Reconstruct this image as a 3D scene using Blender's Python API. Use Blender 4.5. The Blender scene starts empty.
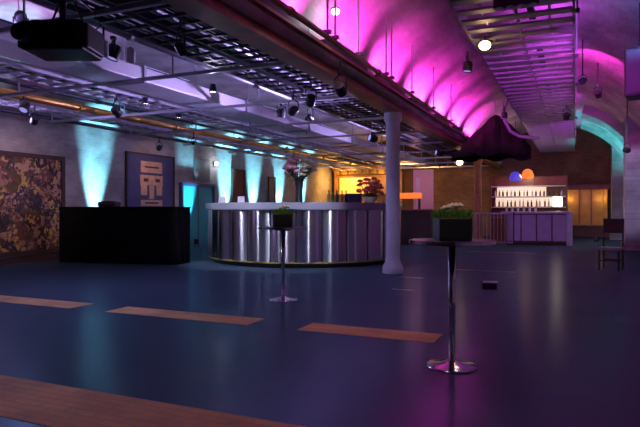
import bpy, bmesh, math, random
from mathutils import Vector, Matrix
R = math.radians
PI = math.pi
random.seed(7)
scene = bpy.context.scene
COL = scene.collection

# ------------------------------------------------------------------ materials
def mat(name, col, rough=0.6, metal=0.0, emit=None, estr=0.0, var=0.0, scale=8.0, bump=0.0, spec=0.5):
    m = bpy.data.materials.new(name); m.use_nodes = True
    nt = m.node_tree; b = nt.nodes['Principled BSDF']
    b.inputs['Base Color'].default_value = (*col, 1)
    b.inputs['Roughness'].default_value = rough
    b.inputs['Metallic'].default_value = metal
    b.inputs['Specular IOR Level'].default_value = spec
    if emit:
        b.inputs['Emission Color'].default_value = (*emit, 1)
        b.inputs['Emission Strength'].default_value = estr
    if var or bump:
        tc = nt.nodes.new('ShaderNodeTexCoord')
        n = nt.nodes.new('ShaderNodeTexNoise'); n.inputs['Scale'].default_value = scale; n.inputs['Detail'].default_value = 5
        nt.links.new(tc.outputs['Object'], n.inputs['Vector'])
        if var:
            r = nt.nodes.new('ShaderNodeValToRGB')
            r.color_ramp.elements[0].position = 0.3; r.color_ramp.elements[1].position = 0.7
            r.color_ramp.elements[0].color = (*[c*(1-var) for c in col], 1)
            r.color_ramp.elements[1].color = (*[min(1, c*(1+var)) for c in col], 1)
            nt.links.new(n.outputs['Fac'], r.inputs['Fac']); nt.links.new(r.outputs['Color'], b.inputs['Base Color'])
        if bump:
            bp = nt.nodes.new('ShaderNodeBump'); bp.inputs['Strength'].default_value = bump; bp.inputs['Distance'].default_value = 0.02
            nt.links.new(n.outputs['Fac'], bp.inputs['Height']); nt.links.new(bp.outputs['Normal'], b.inputs['Normal'])
    return m

def brick_mat(name, c1, c2, mortar, rough=0.8, scale=1.0, plane='UV'):
    m = bpy.data.materials.new(name); m.use_nodes = True
    nt = m.node_tree; b = nt.nodes['Principled BSDF']; b.inputs['Roughness'].default_value = rough
    tc = nt.nodes.new('ShaderNodeTexCoord'); mp = nt.nodes.new('ShaderNodeMapping')
    if plane == 'UV':
        nt.links.new(tc.outputs['UV'], mp.inputs['Vector'])
    else:
        nt.links.new(tc.outputs['Object'], mp.inputs['Vector'])
        if plane == 'YZ': mp.inputs['Rotation'].default_value = (0, R(90), R(90))
        if plane == 'XZ': mp.inputs['Rotation'].default_value = (R(-90), 0, 0)
    bt = nt.nodes.new('ShaderNodeTexBrick')
    bt.inputs['Color1'].default_value = (*c1, 1); bt.inputs['Color2'].default_value = (*c2, 1); bt.inputs['Mortar'].default_value = (*mortar, 1)
    bt.inputs['Scale'].default_value = scale
    bt.inputs['Brick Width'].default_value = 0.23; bt.inputs['Row Height'].default_value = 0.076
    bt.inputs['Mortar Size'].default_value = 0.008; bt.inputs['Mortar Smooth'].default_value = 0.3
    nt.links.new(mp.outputs['Vector'], bt.inputs['Vector'])
    n = nt.nodes.new('ShaderNodeTexNoise'); n.inputs['Scale'].default_value = 1.3; n.inputs['Detail'].default_value = 6
    nt.links.new(mp.outputs['Vector'], n.inputs['Vector'])
    mx = nt.nodes.new('ShaderNodeMix'); mx.data_type = 'RGBA'; mx.blend_type = 'MULTIPLY'
    rp = nt.nodes.new('ShaderNodeValToRGB'); rp.color_ramp.elements[0].color = (.55, .55, .55, 1); rp.color_ramp.elements[0].position = .35; rp.color_ramp.elements[1].position = .65
    nt.links.new(n.outputs['Fac'], rp.inputs['Fac'])
    mx.inputs['Factor'].default_value = 1.0
    nt.links.new(bt.outputs['Color'], mx.inputs['A']); nt.links.new(rp.outputs['Color'], mx.inputs['B'])
    nt.links.new(mx.outputs['Result'], b.inputs['Base Color'])
    bp = nt.nodes.new('ShaderNodeBump'); bp.inputs['Strength'].default_value = 0.5; bp.inputs['Distance'].default_value = 0.01; bp.invert = True
    nt.links.new(bt.outputs['Fac'], bp.inputs['Height']); nt.links.new(bp.outputs['Normal'], b.inputs['Normal'])
    return m

def floor_mat():
    m = bpy.data.materials.new('polished_floor'); m.use_nodes = True
    nt = m.node_tree; b = nt.nodes['Principled BSDF']
    tc = nt.nodes.new('ShaderNodeTexCoord')
    n = nt.nodes.new('ShaderNodeTexNoise'); n.inputs['Scale'].default_value = 0.55; n.inputs['Detail'].default_value = 6
    nt.links.new(tc.outputs['Object'], n.inputs['Vector'])
    r = nt.nodes.new('ShaderNodeValToRGB')
    r.color_ramp.elements[0].position = .35; r.color_ramp.elements[1].position = .68
    r.color_ramp.elements[0].color = (.045, .07, .105, 1); r.color_ramp.elements[1].color = (.055, .082, .115, 1)
    nt.links.new(n.outputs['Fac'], r.inputs['Fac']); nt.links.new(r.outputs['Color'], b.inputs['Base Color'])
    n2 = nt.nodes.new('ShaderNodeTexNoise'); n2.inputs['Scale'].default_value = 3; n2.inputs['Detail'].default_value = 4
    nt.links.new(tc.outputs['Object'], n2.inputs['Vector'])
    mr = nt.nodes.new('ShaderNodeMapRange'); mr.inputs['To Min'].default_value = .2; mr.inputs['To Max'].default_value = .28
    nt.links.new(n2.outputs['Fac'], mr.inputs['Value']); nt.links.new(mr.outputs['Result'], b.inputs['Roughness'])
    bp = nt.nodes.new('ShaderNodeBump'); bp.inputs['Strength'].default_value = .03; bp.inputs['Distance'].default_value = .02
    nt.links.new(n2.outputs['Fac'], bp.inputs['Height'])
    df = nt.nodes.new('ShaderNodeBsdfDiffuse'); gl = nt.nodes.new('ShaderNodeBsdfGlossy'); mx = nt.nodes.new('ShaderNodeMixShader')
    mx.inputs['Fac'].default_value = .095; gl.inputs['Color'].default_value = (.75, .85, 1, 1)
    nt.links.new(r.outputs['Color'], df.inputs['Color']); nt.links.new(mr.outputs['Result'], gl.inputs['Roughness'])
    nt.links.new(bp.outputs['Normal'], df.inputs['Normal']); nt.links.new(bp.outputs['Normal'], gl.inputs['Normal'])
    nt.links.new(df.outputs['BSDF'], mx.inputs[1]); nt.links.new(gl.outputs['BSDF'], mx.inputs[2])
    nt.links.new(mx.outputs['Shader'], nt.nodes['Material Output'].inputs['Surface'])
    return m

def collage_mat():
    m = bpy.data.materials.new('collage_print'); m.use_nodes = True
    nt = m.node_tree; b = nt.nodes['Principled BSDF']; b.inputs['Roughness'].default_value = .7
    tc = nt.nodes.new('ShaderNodeTexCoord')
    n = nt.nodes.new('ShaderNodeTexNoise'); n.inputs['Scale'].default_value = 7; n.inputs['Detail'].default_value = 4
    nt.links.new(tc.outputs['Object'], n.inputs['Vector'])
    ad = nt.nodes.new('ShaderNodeMix'); ad.data_type = 'VECTOR'; ad.inputs['Factor'].default_value = .45
    nt.links.new(tc.outputs['Object'], ad.inputs['A']); nt.links.new(n.outputs['Color'], ad.inputs['B'])
    v = nt.nodes.new('ShaderNodeTexVoronoi'); v.inputs['Scale'].default_value = 9
    nt.links.new(ad.outputs['Result'], v.inputs['Vector'])
    sp = nt.nodes.new('ShaderNodeSeparateColor'); nt.links.new(v.outputs['Color'], sp.inputs['Color'])
    r = nt.nodes.new('ShaderNodeValToRGB'); r.color_ramp.interpolation = 'CONSTANT'
    cols = [(0, (.035, .015, .015)), (.2, (.16, .06, .05)), (.36, (.05, .03, .05)), (.5, (.34, .17, .12)), (.62, (.1, .07, .02)), (.74, (.45, .26, .18)), (.83, (.04, .04, .07)), (.92, (.55, .36, .08))]
    e = r.color_ramp.elements
    e[0].position = 0; e[0].color = (*cols[0][1], 1); e[1].position = cols[-1][0]; e[1].color = (*cols[-1][1], 1)
    for p, c in cols[1:-1]:
        k = e.new(p); k.color = (*c, 1)
    nt.links.new(sp.outputs['Red'], r.inputs['Fac']); nt.links.new(r.outputs['Color'], b.inputs['Base Color'])
    return m

def brushed_mirror():
    m = mat('brushed_mirror_panel', (.8, .79, .85), .26, 1.0)
    nt = m.node_tree; b = nt.nodes['Principled BSDF']; b.inputs['Anisotropic'].default_value = .92
    c = nt.nodes.new('ShaderNodeCombineXYZ'); c.inputs['Z'].default_value = 1
    nt.links.new(c.outputs['Vector'], b.inputs['Tangent'])
    return m

M = dict(
    floor=floor_mat(), collage=collage_mat(),
    vault=brick_mat('vault_brick', (.62, .57, .56), (.52, .48, .48), (.58, .55, .55)),
    wallYZ=brick_mat('painted_brick', (.5, .46, .45), (.42, .38, .37), (.46, .43, .42), plane='YZ'),
    wallXZ=brick_mat('brown_brick', (.24, .12, .06), (.17, .08, .04), (.16, .1, .07), plane='XZ'),
    band=brick_mat('floor_brick', (.9, .45, .15), (.8, .36, .12), (.65, .36, .18), rough=.85, plane='XY'),
    pierYZ=brick_mat('pier_brick', (.5, .46, .48), (.42, .38, .4), (.46, .43, .42), plane='YZ'),
    steel=mat('galvanised_steel', (.42, .42, .48), .4, .45, var=.15, scale=3),
    dark=mat('dark_steel', (.05, .05, .07), .4, .6),
    rust=mat('brown_beam_paint', (.3, .11, .06), .45, .2, var=.3, scale=4),
    ochre=mat('ochre_pipe', (.45, .25, .05), .3, .6, var=.2, scale=2),
    duct=mat('pale_duct', (.62, .6, .68), .4, .1, var=.08, scale=2),
    tray=mat('painted_tray', (.3, .28, .34), .5, .1),
    black=mat('black_plastic', (.012, .012, .016), .45),
    cloth=mat('black_cloth', (.006, .006, .007), .95, spec=.1, bump=.2, scale=40),
    drape=mat('black_drape', (.012, .016, .008), .9, var=.3, scale=3),
    chrome=mat('chrome', (.8, .8, .82), .12, 1.0),
    mirror=brushed_mirror(),
    top=mat('pale_counter', (.33, .33, .4), .3, var=.06, scale=2),
    pale=mat('pale_column_paint', (.55, .53, .62), .55, var=.1, scale=3),
    white=mat('white_paint', (.75, .75, .78), .4),
    yellow=mat('yellow_trim', (.45, .35, .1), .4, var=.1),
    grass=mat('grass_blades', (.1, .28, .02), .6, var=.4, scale=20),
    leaf=mat('dark_leaves', (.03, .1, .03), .6, var=.4, scale=12),
    cream=mat('cream_petals', (.85, .74, .5), .7, var=.15, scale=20),
    pink=mat('pink_petals', (.8, .36, .42), .7, var=.25, scale=20),
    redpet=mat('dark_red_petals', (.55, .1, .13), .7, var=.4, scale=20),
    navy=mat('navy_panel', (.05, .055, .16), .5, var=.15, scale=3),
    tan=mat('tan_print', (.62, .38, .27), .7, var=.15, scale=6),
    umber=mat('dark_umber', (.06, .03, .025), .7),
    teal=mat('cyan_lit_door', (.03, .3, .38), .4, var=.1, scale=2),  # cyan light on the recess put into its colour
    greyp=mat('grey_panel', (.13, .13, .14), .6),
    maroon=mat('maroon_print', (.16, .03, .03), .6, var=.3, scale=5),
    woodred=mat('dark_red_wood', (.13, .035, .02), .4, var=.25, scale=5),
    wood=mat('brown_wood', (.28, .14, .06), .45, var=.25, scale=5),
    gold=mat('gold_panel', (.7, .42, .1), .4, .3, var=.15, scale=3),
    lav=mat('lilac_panel', (.42, .34, .55), .4, var=.08),
    glassg=mat('green_bottle', (.03, .12, .05), .12),
    glassa=mat('amber_bottle', (.3, .12, .02), .12),
    glassc=mat('clear_bottle', (.6, .6, .65), .1),
    red=mat('coral_paint', (.6, .12, .1), .5),
    e_cyan=mat('cyan_lens', (.1, .5, .6), .3, emit=(.1, .8, 1), estr=6),
    e_pink=mat('magenta_lens', (.5, .1, .4), .3, emit=(1, .1, .75), estr=1.5),
    e_lav=mat('violet_lens', (.3, .3, .6), .3, emit=(.45, .4, 1), estr=.7),
    e_warm=mat('warm_lamp', (1, .8, .6), .3, emit=(1, .62, .3), estr=14),
    e_white=mat('white_lamp', (1, 1, 1), .3, emit=(.9, .85, 1), estr=9),
    e_shelf=mat('lit_shelf_panel', (1, .9, .8), .3, emit=(1, .78, .55), estr=.8),
    e_amber=mat('amber_lightbox', (.9, .5, .1), .3, emit=(1, .5, .1), estr=.8),
    e_orange=mat('orange_light', (1, .35, .05), .3, emit=(1, .2, .02), estr=.9),
    e_blue=mat('blue_light', (.1, .15, .8), .3, emit=(.06, .09, .9), estr=.35),
)

# ------------------------------------------------------------------ mesh helpers
class MB:
    def __init__(s): s.bm = bmesh.new()
    def _xf(s, verts, mtx):
        for v in verts: v.co = mtx @ v.co
    def box(s, c, size, rz=0, rx=0, ry=0, bev=0):
        g = bmesh.ops.create_cube(s.bm, size=1.0)['verts']
        for v in g: v.co = Vector((v.co.x*size[0], v.co.y*size[1], v.co.z*size[2]))
        if bev:
            es = list({e for v in g for e in v.link_edges})
            r = bmesh.ops.bevel(s.bm, geom=es, offset=bev, segments=2, affect='EDGES', profile=.5)
            g = list({v for f in r['faces'] for v in f.verts} | {v for v in g if v.is_valid})
        s._xf(g, Matrix.Translation(c) @ Matrix.Rotation(rz, 4, 'Z') @ Matrix.Rotation(ry, 4, 'Y') @ Matrix.Rotation(rx, 4, 'X'))
        return s
    def cyl(s, p0, p1, r, r1=None, n=16):
        p0, p1 = Vector(p0), Vector(p1); d = p1-p0
        g = bmesh.ops.create_cone(s.bm, cap_ends=True, segments=n, radius1=r, radius2=r if r1 is None else r1, depth=d.length)['verts']
        q = Vector((0, 0, 1)).rotation_difference(d.normalized())
        s._xf(g, Matrix.Translation((p0+p1)/2) @ q.to_matrix().to_4x4())
        return s
    def sph(s, c, r, sc=(1, 1, 1), n=10):
        g = bmesh.ops.create_uvsphere(s.bm, u_segments=n, v_segments=max(5, n//2+2), radius=r)['verts']
        for v in g: v.co = Vector((v.co.x*sc[0]+c[0], v.co.y*sc[1]+c[1], v.co.z*sc[2]+c[2]))
        return s
    def lathe(s, prof, c=(0, 0, 0), n=32, a0=0, a1=2*PI):
        full = abs(a1-a0-2*PI) < 1e-6; rings = []
        k = n if full else n+1
        for (r, z) in prof:
            if r < 1e-6: rings.append([s.bm.verts.new((c[0], c[1], c[2]+z))]); continue
            rings.append([s.bm.verts.new((c[0]+r*math.cos(a0+(a1-a0)*i/n), c[1]+r*math.sin(a0+(a1-a0)*i/n), c[2]+z)) for i in range(k)])
        for a, b in zip(rings, rings[1:]):
            for i in range(n):
                j = (i+1) % k if full else i+1
                try:
                    if len(a) == 1 and len(b) == 1: continue
                    if len(a) == 1: s.bm.faces.new((a[0], b[i], b[j]))
                    elif len(b) == 1: s.bm.faces.new((a[i], b[0], a[j]))
                    else: s.bm.faces.new((a[i], a[j], b[j], b[i]))
                except ValueError: pass
        return s
    def tube(s, pts, r, n=10):
        pts = [Vector(p) for p in pts]; rings = []
        up = Vector((0, 0, 1))
        for i, p in enumerate(pts):
            t = (pts[min(i+1, len(pts)-1)]-pts[max(i-1, 0)]).normalized()
            a = t.cross(up)
            if a.length < .05: a = t.cross(Vector((1, 0, 0)))
            a.normalize(); b = t.cross(a).normalized()
            rr = r[i] if isinstance(r, (list, tuple)) else r
            rings.append([s.bm.verts.new(p+a*rr*math.cos(2*PI*k/n)+b*rr*math.sin(2*PI*k/n)) for k in range(n)])
        for a, b in zip(rings, rings[1:]):
            for k in range(n): s.bm.faces.new((a[k], a[(k+1) % n], b[(k+1) % n], b[k]))
        s.bm.faces.new(rings[0][::-1]); s.bm.faces.new(rings[-1])
        return s
    def face(s, pts):
        s.bm.faces.new([s.bm.verts.new(p) for p in pts]); return s
    def build(s, name, m, parent=None, smooth=False, loc=None):
        bmesh.ops.recalc_face_normals(s.bm, faces=s.bm.faces)
        me = bpy.data.meshes.new(name); s.bm.to_mesh(me); s.bm.free()
        me.materials.append(m)
        if smooth:
            for p in me.polygons: p.use_smooth = True
        o = bpy.data.objects.new(name, me); COL.objects.link(o)
        if parent: o.parent = parent
        if loc: o.location = loc
        return o

def smooth_by_angle(o, ang=35):
    for p in o.data.polygons: p.use_smooth = True
    es = o.data
    bm = bmesh.new(); bm.from_mesh(es)
    for e in bm.edges:
        if len(e.link_faces) == 2 and e.calc_face_angle(0) > R(ang): e.smooth = False
    bm.to_mesh(es); bm.free()
    return o

def tag(o, label, cat, group=None, kind=None):
    o['label'] = label; o['category'] = cat
    if group: o['group'] = group
    if kind: o['kind'] = kind
    return o
def thing(name, loc, label, cat, group=None, rz=0):
    o = bpy.data.objects.new(name, None); COL.objects.link(o)
    o.empty_display_size = .1
    o.location = loc; o.rotation_euler = (0, 0, rz)
    return tag(o, label, cat, group)
def struct(o, label=None):
    o['kind'] = 'structure'
    if label: o['label'] = label; o['category'] = label.split()[-1]
    return o
def dup(root, loc, label=None, rz=None, group=None):
    r = root.copy(); COL.objects.link(r); r.location = loc
    if rz is not None: r.rotation_euler = (0, 0, rz)
    if label: r['label'] = label
    if group: r['group'] = group
    for ch in root.children:
        c = ch.copy(); COL.objects.link(c); c.parent = r
        for g in ch.children:
            d = g.copy(); COL.objects.link(d); d.parent = c
    return r

def spot(loc, target, col, energy, ang=60, blend=.6, rad=.06):
    l = bpy.data.lights.new('spot', 'SPOT'); l.color = col; l.energy = energy
    l.spot_size = R(ang); l.spot_blend = blend; l.shadow_soft_size = rad
    o = bpy.data.objects.new('stage_spot', l); COL.objects.link(o); o.location = loc
    o.rotation_euler = (Vector(target)-Vector(loc)).to_track_quat('-Z', 'Y').to_euler()
    return o
def point(loc, col, energy, rad=.05):
    l = bpy.data.lights.new('lamp', 'POINT'); l.color = col; l.energy = energy; l.shadow_soft_size = rad
    o = bpy.data.objects.new('lamp_light', l); COL.objects.link(o); o.location = loc
    return o
def area(loc, target, col, energy, sx, sy, spread=180):
    l = bpy.data.lights.new('batten', 'AREA'); l.color = col; l.energy = energy
    l.shape = 'RECTANGLE'; l.size = sx; l.size_y = sy; l.spread = R(spread)
    o = bpy.data.objects.new('batten_light', l); COL.objects.link(o); o.location = loc
    o.rotation_euler = (Vector(target)-Vector(loc)).to_track_quat('-Z', 'X').to_euler()
    return o

# ------------------------------------------------------------------ camera
cam = bpy.data.cameras.new('camera'); cam.sensor_width = 36; cam.lens = 575/640*36
co = bpy.data.objects.new('camera', cam); COL.objects.link(co)
co.location = (0, 0, 1.25); co.rotation_euler = (R(90-.45), 0, R(23.9))
cam.clip_end = 200
scene.camera = co

# ------------------------------------------------------------------ setting
XL, XR, YE, YB = -11.7, 2.3, 28.0, -5.0
XB = -3.25
struct(MB().box(((XL+XR)/2, (YE+YB)/2, -.1), (XR-XL+1, YE-YB+1, .2)).build('floor', M['floor']))
# brick bands let into the floor, level with it
def band(n, x0, x1, y0, y1, m, name, h=.004):
    return struct(MB().box(((x0+x1)/2, (y0+y1)/2, h/2-.001), (x1-x0, y1-y0, h)).build(name, m))
for i, (x0, x1, y0, y1) in enumerate([(-11.5, -5.8, 5.32, 5.72), (-5.22, -3.22, 5.32, 5.72), (-2.62, -1.2, 5.32, 5.72), (-11.5, -1.2, 2.38, 2.97)]):
    band(i, x0, x1, y0, y1, M['band'], f'trim_{i+1}')
for i, (x0, x1, y) in enumerate([(-2.35, -1.05, 11.9), (-3.0, -2.5, 10.2), (-2.6, -2.25, 8.6), (-2.9, -1.0, 17.2)]):
    band(i, x0, x1, y, y+.06, M['top'], f'trim_{i+5}', .006)

def arch_surface(name, prof, y0, y1, m, ny=40, parent=None):
    bm = bmesh.new(); uv = bm.loops.layers.uv.new('UVMap')
    s = [0]
    for a, b in zip(prof, prof[1:]): s.append(s[-1]+math.dist(a, b))
    rows = []
    for j in range(ny+1):
        y = y0+(y1-y0)*j/ny
        rows.append([bm.verts.new((x, y, z)) for x, z in prof])
    for j in range(ny):
        for i in range(len(prof)-1):
            f = bm.faces.new((rows[j][i], rows[j][i+1], rows[j+1][i+1], rows[j+1][i])); f.smooth = True
            cs = [(j, i), (j, i+1), (j+1, i+1), (j+1, i)]
            for lp, (jj, ii) in zip(f.loops, cs): lp[uv].uv = (y0+(y1-y0)*jj/ny, s[ii])
    me = bpy.data.meshes.new(name); bm.to_mesh(me); bm.free(); me.materials.append(m)
    o = bpy.data.objects.new(name, me); COL.objects.link(o)
    md = o.modifiers.new('thick', 'SOLIDIFY'); md.thickness = .25; md.offset = 1 if me.polygons[len(prof)//2].normal.z > 0 else -1
    return o
XC = -.75
def vz(x):
    if x <= XC: return 3.42+1.5*math.sqrt(max(0, 1-((XC-x)/2.5)**2))
    return 2.0+2.92*math.sqrt(max(0, 1-((x-XC)/3.05)**2))
prof = []
for i in range(25):
    a = PI/2*i/24; prof.append((XC-2.5*math.cos(a), 3.42+1.5*math.sin(a)))
for i in range(1, 25):
    a = PI/2*i/24; prof.append((XC+3.05*math.sin(a), 2.0+2.92*math.cos(a)))
struct(arch_surface('ceiling', prof, YB, YE, M['vault']))
def vzl(x):
    return 3.3+1.45*math.sqrt(max(0, 1-((x+7.55)/4.25)**2))
profl = [(-7.55-4.2*math.cos(PI*i/36), 3.3+1.45*math.sin(PI*i/36)) for i in range(37)]
struct(arch_surface('ceiling', profl, YB, YE, M['vault']))
struct(MB().box((XL-.15, (YE+YB)/2, 1.75), (.3, YE-YB, 3.5)).build('wall_left', M['wallYZ']))
struct(MB().box((XR+.15, (YE+YB)/2, 1.1), (.3, YE-YB, 2.2)).build('wall_right', M['wallYZ']))
struct(MB().box(((XL+XR)/2, YE+.15, 2.6), (XR-XL+.8, .3, 5.4)).build('wall_end', M['wallXZ']))
struct(MB().box(((XL+XR)/2, YB-.15, 2.6), (XR-XL+.8, .3, 5.4)).build('wall_back', M['wallXZ']))
struct(MB().box((XL+.02, (YE+YB)/2, .07), (.04, YE-YB, .14)).build('baseboard_left', M['umber']))

# iron columns and the brown beam they carry
def column(x, y, r, label, m):
    t = MB(); t.lathe([(r*1.5, 0), (r*1.5, .12), (r*1.15, .2), (r, .3), (r, 2.92), (r*1.3, 2.98), (r*1.3, 3.118), (0, 3.118)], (0, 0, 0), 20)
    o = t.build('column', m, smooth=False, loc=(x, y, 0)); smooth_by_angle(o); struct(o, label); o['category'] = 'column'
    return o
column(XB, 10.85, .135, 'pale iron column beside the round mirrored bar', M['pale'])
column(XB, 21.6, .135, 'dark iron column behind the railing of the lit bar', M['rust'])
b = MB()
b.box((0, 11.5, .02), (.3, 33, .04)); b.box((.03, 11.5, .31), (.36, 33, .04)); b.box((0, 11.5, .165), (.06, 33, .28))
o = b.build('beam', M['rust'], loc=(XB, 0, 3.12)); struct(o, 'long brown steel beam under the edge of the pink vault'); o['category'] = 'beam'
# brick piers along the other side
for k, (y, lb) in enumerate([(19.9, 'lilac-lit brick pier beside the teal arch ribs'), (26.6, 'brick pier at the far end beyond the teal ribs')]):
    o = MB().box((1.83, y, 2.0), (.9, .8, 4.0)).box((1.83, y, .12), (1.0, .9, .24)).build('pier', M['pierYZ']); struct(o, lb); o['category'] = 'pier'
# arch ribs on the haunch of the vault
def rib(y, m, w=.22):
    bm = bmesh.new(); P = []
    for i in range(26):
        a = R(20)+R(70)*i/25
        for q in (0, .28):
            x = XC+(3.05-q)*math.sin(a); z = 2.0+(2.92-q)*math.cos(a); P.append((x, z))
    # close straight down the wall
    ring = []
    for i in range(26):
        x0, z0 = P[2*i]; x1, z1 = P[2*i+1]
        ring.append([bm.verts.new((x0, y-w/2, z0)), bm.verts.new((x1, y-w/2, z1)), bm.verts.new((x1, y+w/2, z1)), bm.verts.new((x0, y+w/2, z0))])
    for a, b_ in zip(ring, ring[1:]):
        for k in range(4): bm.faces.new((a[k], a[(k+1) % 4], b_[(k+1) % 4], b_[k]))
    bm.faces.new(ring[0]); bm.faces.new(ring[-1][::-1])
    # pilaster below
    g = bmesh.ops.create_cube(bm, size=1)['verts']
    for v in g: v.co = Vector((2.17+v.co.x*.26, y+v.co.y*w, 1.0+v.co.z*2.0))
    bmesh.ops.recalc_face_normals(bm, faces=bm.faces)
    me = bpy.data.meshes.new('arch_rib'); bm.to_mesh(me); bm.free(); me.materials.append(m)
    o = bpy.data.objects.new('arch_rib', me); COL.objects.link(o); return o
for y, lb in [(21.3, 'first brick arch rib behind the pier'), (22.7, 'second brick arch rib behind the pier'), (24.1, 'third brick arch rib behind the pier'), (25.4, 'fourth brick arch rib behind the pier')]:
    o = rib(y, M['pierYZ']); struct(o, lb); o['category'] = 'arch rib'

# ------------------------------------------------------------------ services under the ceiling
def tray(x, w, z, y0, y1, m, label, rail=.08, step=.3, rung=.05, name='cable_tray', cables=0):
    t = thing(name, (x, 0, z), label, 'cable tray')
    for s in (-1, 1):
        MB().box((s*w/2, (y0+y1)/2, rail/2), (.03, y1-y0, rail)).build('side_rail', m, t)
    mb = MB(); y = y0+.1
    while y < y1:
        mb.box((0, y, .015), (w, rung, .03)); y += step
    mb.box((0, (y0+y1)/2, .01), (.02, y1-y0-.2, .016)); mb.build('rung_lattice', m, t)
    for k in range(cables):
        xx = -w/2+w*(k+.7)/(cables+.4)
        MB().tube([(xx+.015*math.sin(y*1.7+k), y, .05) for y in [y0+(y1-y0)*q/30 for q in range(31)]], .018, 6).build('cable', M['black'] if k % 2 else M['duct'], t)
    return t
tray(-.73, 1.42, 3.82, 3.0, 27.9, M['tray'], 'wide ladder tray with many rungs below the crown of the vault', rail=.2, step=.42, rung=.17, name='ladder_tray', cables=3)
tray(-3.8, .6, 3.24, 1.0, 27.3, M['dark'], 'dark cable tray next to the brown beam', step=.25, rung=.04, cables=4)
tray(-4.42, .42, 3.24, 1.0, 27.3, M['dark'], 'second dark cable tray out from the brown beam', step=.3, rung=.05, cables=3)
tray(-7.5, .6, 3.25, 1.0, 27.3, M['steel'], 'grey cable tray between the pale duct and the ochre pipe', step=.3, rung=.06, cables=3)
tray(-9.8, .4, 3.24, 1.0, 27.3, M['steel'], 'grey cable tray next to the painted brick wall', step=.3, rung=.06, cables=2)
def pipe(x, z, r, m, label, y0=-4.9, y1=27.3, cat='pipe', name='pipe'):
    t = thing(name, (x, 0, z), label, cat)
    MB().cyl((0, y0, 0), (0, y1, 0), r, n=14).build('pipe_run', m, t, smooth=True)
    y = y0+1.4
    while y < y1:
        if y > 2: MB().lathe([(r*1.02, -.03), (r*1.35, -.03), (r*1.35, .03), (r*1.02, .03)], (0, 0, 0), 14).build('pipe_collar', m, t).matrix_local = Matrix.Translation((0, y, 0)) @ Matrix.Rotation(R(90), 4, 'X')
        y += 3.0
    return t
pipe(-9.0, 3.26, .07, M['ochre'], 'ochre brown pipe running above the cyan lit wall')
pipe(-2.78, 3.36, .035, M['rust'], 'thin brown conduit hung from rods beside the beam', y1=15.6, name='conduit')
pipe(-4.13, 3.5, .04, M['dark'], 'thin dark pipe between the two dark cable trays')
pipe(-4.98, 3.36, .04, M['steel'], 'grey pipe between the dark cable trays and the pale flat duct')
pipe(-8.1, 3.42, .05, M['duct'], 'pale pipe halfway to the ochre pipe')
pipe(-8.5, 3.34, .035, M['dark'], 'thin dark pipe beside the ochre pipe')
pipe(-10.55, 3.24, .04, M['dark'], 'thin dark pipe on the wall side of the ochre pipe')
t = thing('ventilation_duct', (-6.4, 0, 3.21), 'pale flat ventilation duct lit lilac above the aisle', 'duct')
MB().box((0, 11.5, .11), (.68, 32.6, .22), bev=.02).build('duct_run', M['duct'], t)
for y in range(1, 28, 3): MB().box((0, y, .11), (.74, .05, .26)).build('flange', M['steel'], t)
# flat bars across the aisle that carry the trays and pipes, hung by rods
crs = None
for y in [4.2, 6.6, 9.0, 11.4, 13.8, 16.2, 18.6, 21, 23.4, 25.8]:
    z0 = 3.13
    if crs is None:
        crs = thing('support_channel', (0, y, z0), 'steel channel across the aisle ceiling under trays and pipes', 'ceiling support', 'steel channels across the aisle ceiling')
        MB().box((-6.95, 0, .0), (7.1, .05, .045)).build('channel', M['steel'], crs)
        for x in (-10.3, -8.3, -5.2, -3.45): MB().cyl((x, 0, 0), (x, 0, vzl(x)-z0+.05), .012, n=8).build('hanger_rod', M['steel'], crs)
    else: dup(crs, (0, y, z0))
# rods above the brown beam
ro = None
for y in [3.6, 4.9, 5.2, 6.5, 6.75, 7.6, 8.9, 9.2, 10.5, 12.3, 14.2]:
    x = -2.78
    if ro is None:
        ro = thing('hanger_rod', (x, y, 3.36), 'thin pale vertical rod hanging from pink vault beside the beam', 'hanger rod', 'rods hanging from the pink vault')
        MB().cyl((0, 0, .037), (0, 0, vz(x)-3.36+.05), .014, n=8).build('rod', M['duct'], ro); MB().box((0, 0, .06), (.1, .05, .046)).build('clamp', M['dark'], ro)
    else: dup(ro, (x, y, 3.36))
# rods of the ladder tray
ro = None
for y in [6, 8.5, 11, 13.5, 16, 18.5, 21, 23.5, 26]:
    for x in (-1.48, .02):
        if ro is None:
            ro = thing('tray_rod', (x, y, 3.9), 'thin rod holding up the wide ladder tray', 'hanger rod', 'rods holding the ladder tray')
            MB().cyl((0, 0, 0), (0, 0, .85), .012, n=8).build('rod', M['steel'], ro); MB().box((0, 0, .02), (.07, .07, .05)).build('bracket', M['dark'], ro)
        else: dup(ro, (x, y, 3.9))

# LED battens that wash the vault
def batten(loc, target, col, e, label, group, lens, L=1.2, name='led_batten', spread=110):
    t = thing(name, loc, label, 'light', group)
    d = (Vector(target)-Vector(loc)).normalized()
    q = Matrix.Rotation(math.atan2(d.x, d.z), 3, 'Y').to_quaternion()
    h = MB().box((0, 0, -.05), (.09, L, .08), bev=.01).build('housing', M['black'], t)
    h.rotation_mode = 'QUATERNION'; h.rotation_quaternion = q
    l = MB().box((0, 0, -.005), (.06, L-.06, .012)).build('lens', lens, t); l.rotation_mode = 'QUATERNION'; l.rotation_quaternion = q
    ar = area(Vector(loc)+d*.02, target, col, e, .06, L-.1, spread)
    ar.rotation_euler = (0, math.atan2(d.x, d.z)+PI, 0)
    return t
PINK = (1, .045, .68)
for y, e in [(3.5, 30), (5.7, 34), (7.9, 26), (10.1, 30), (12.3, 44), (14.5, 60), (16.7, 60), (19.1, 50), (21.5, 40), (24, 30)]:
    batten((-3.09, y, 3.53), (-3.15, y, 4.3), PINK, e, 'slim black light batten on the brown beam washing the vault magenta', 'magenta battens along the vault', M['e_pink'], L=1.7, spread=95)
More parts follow.
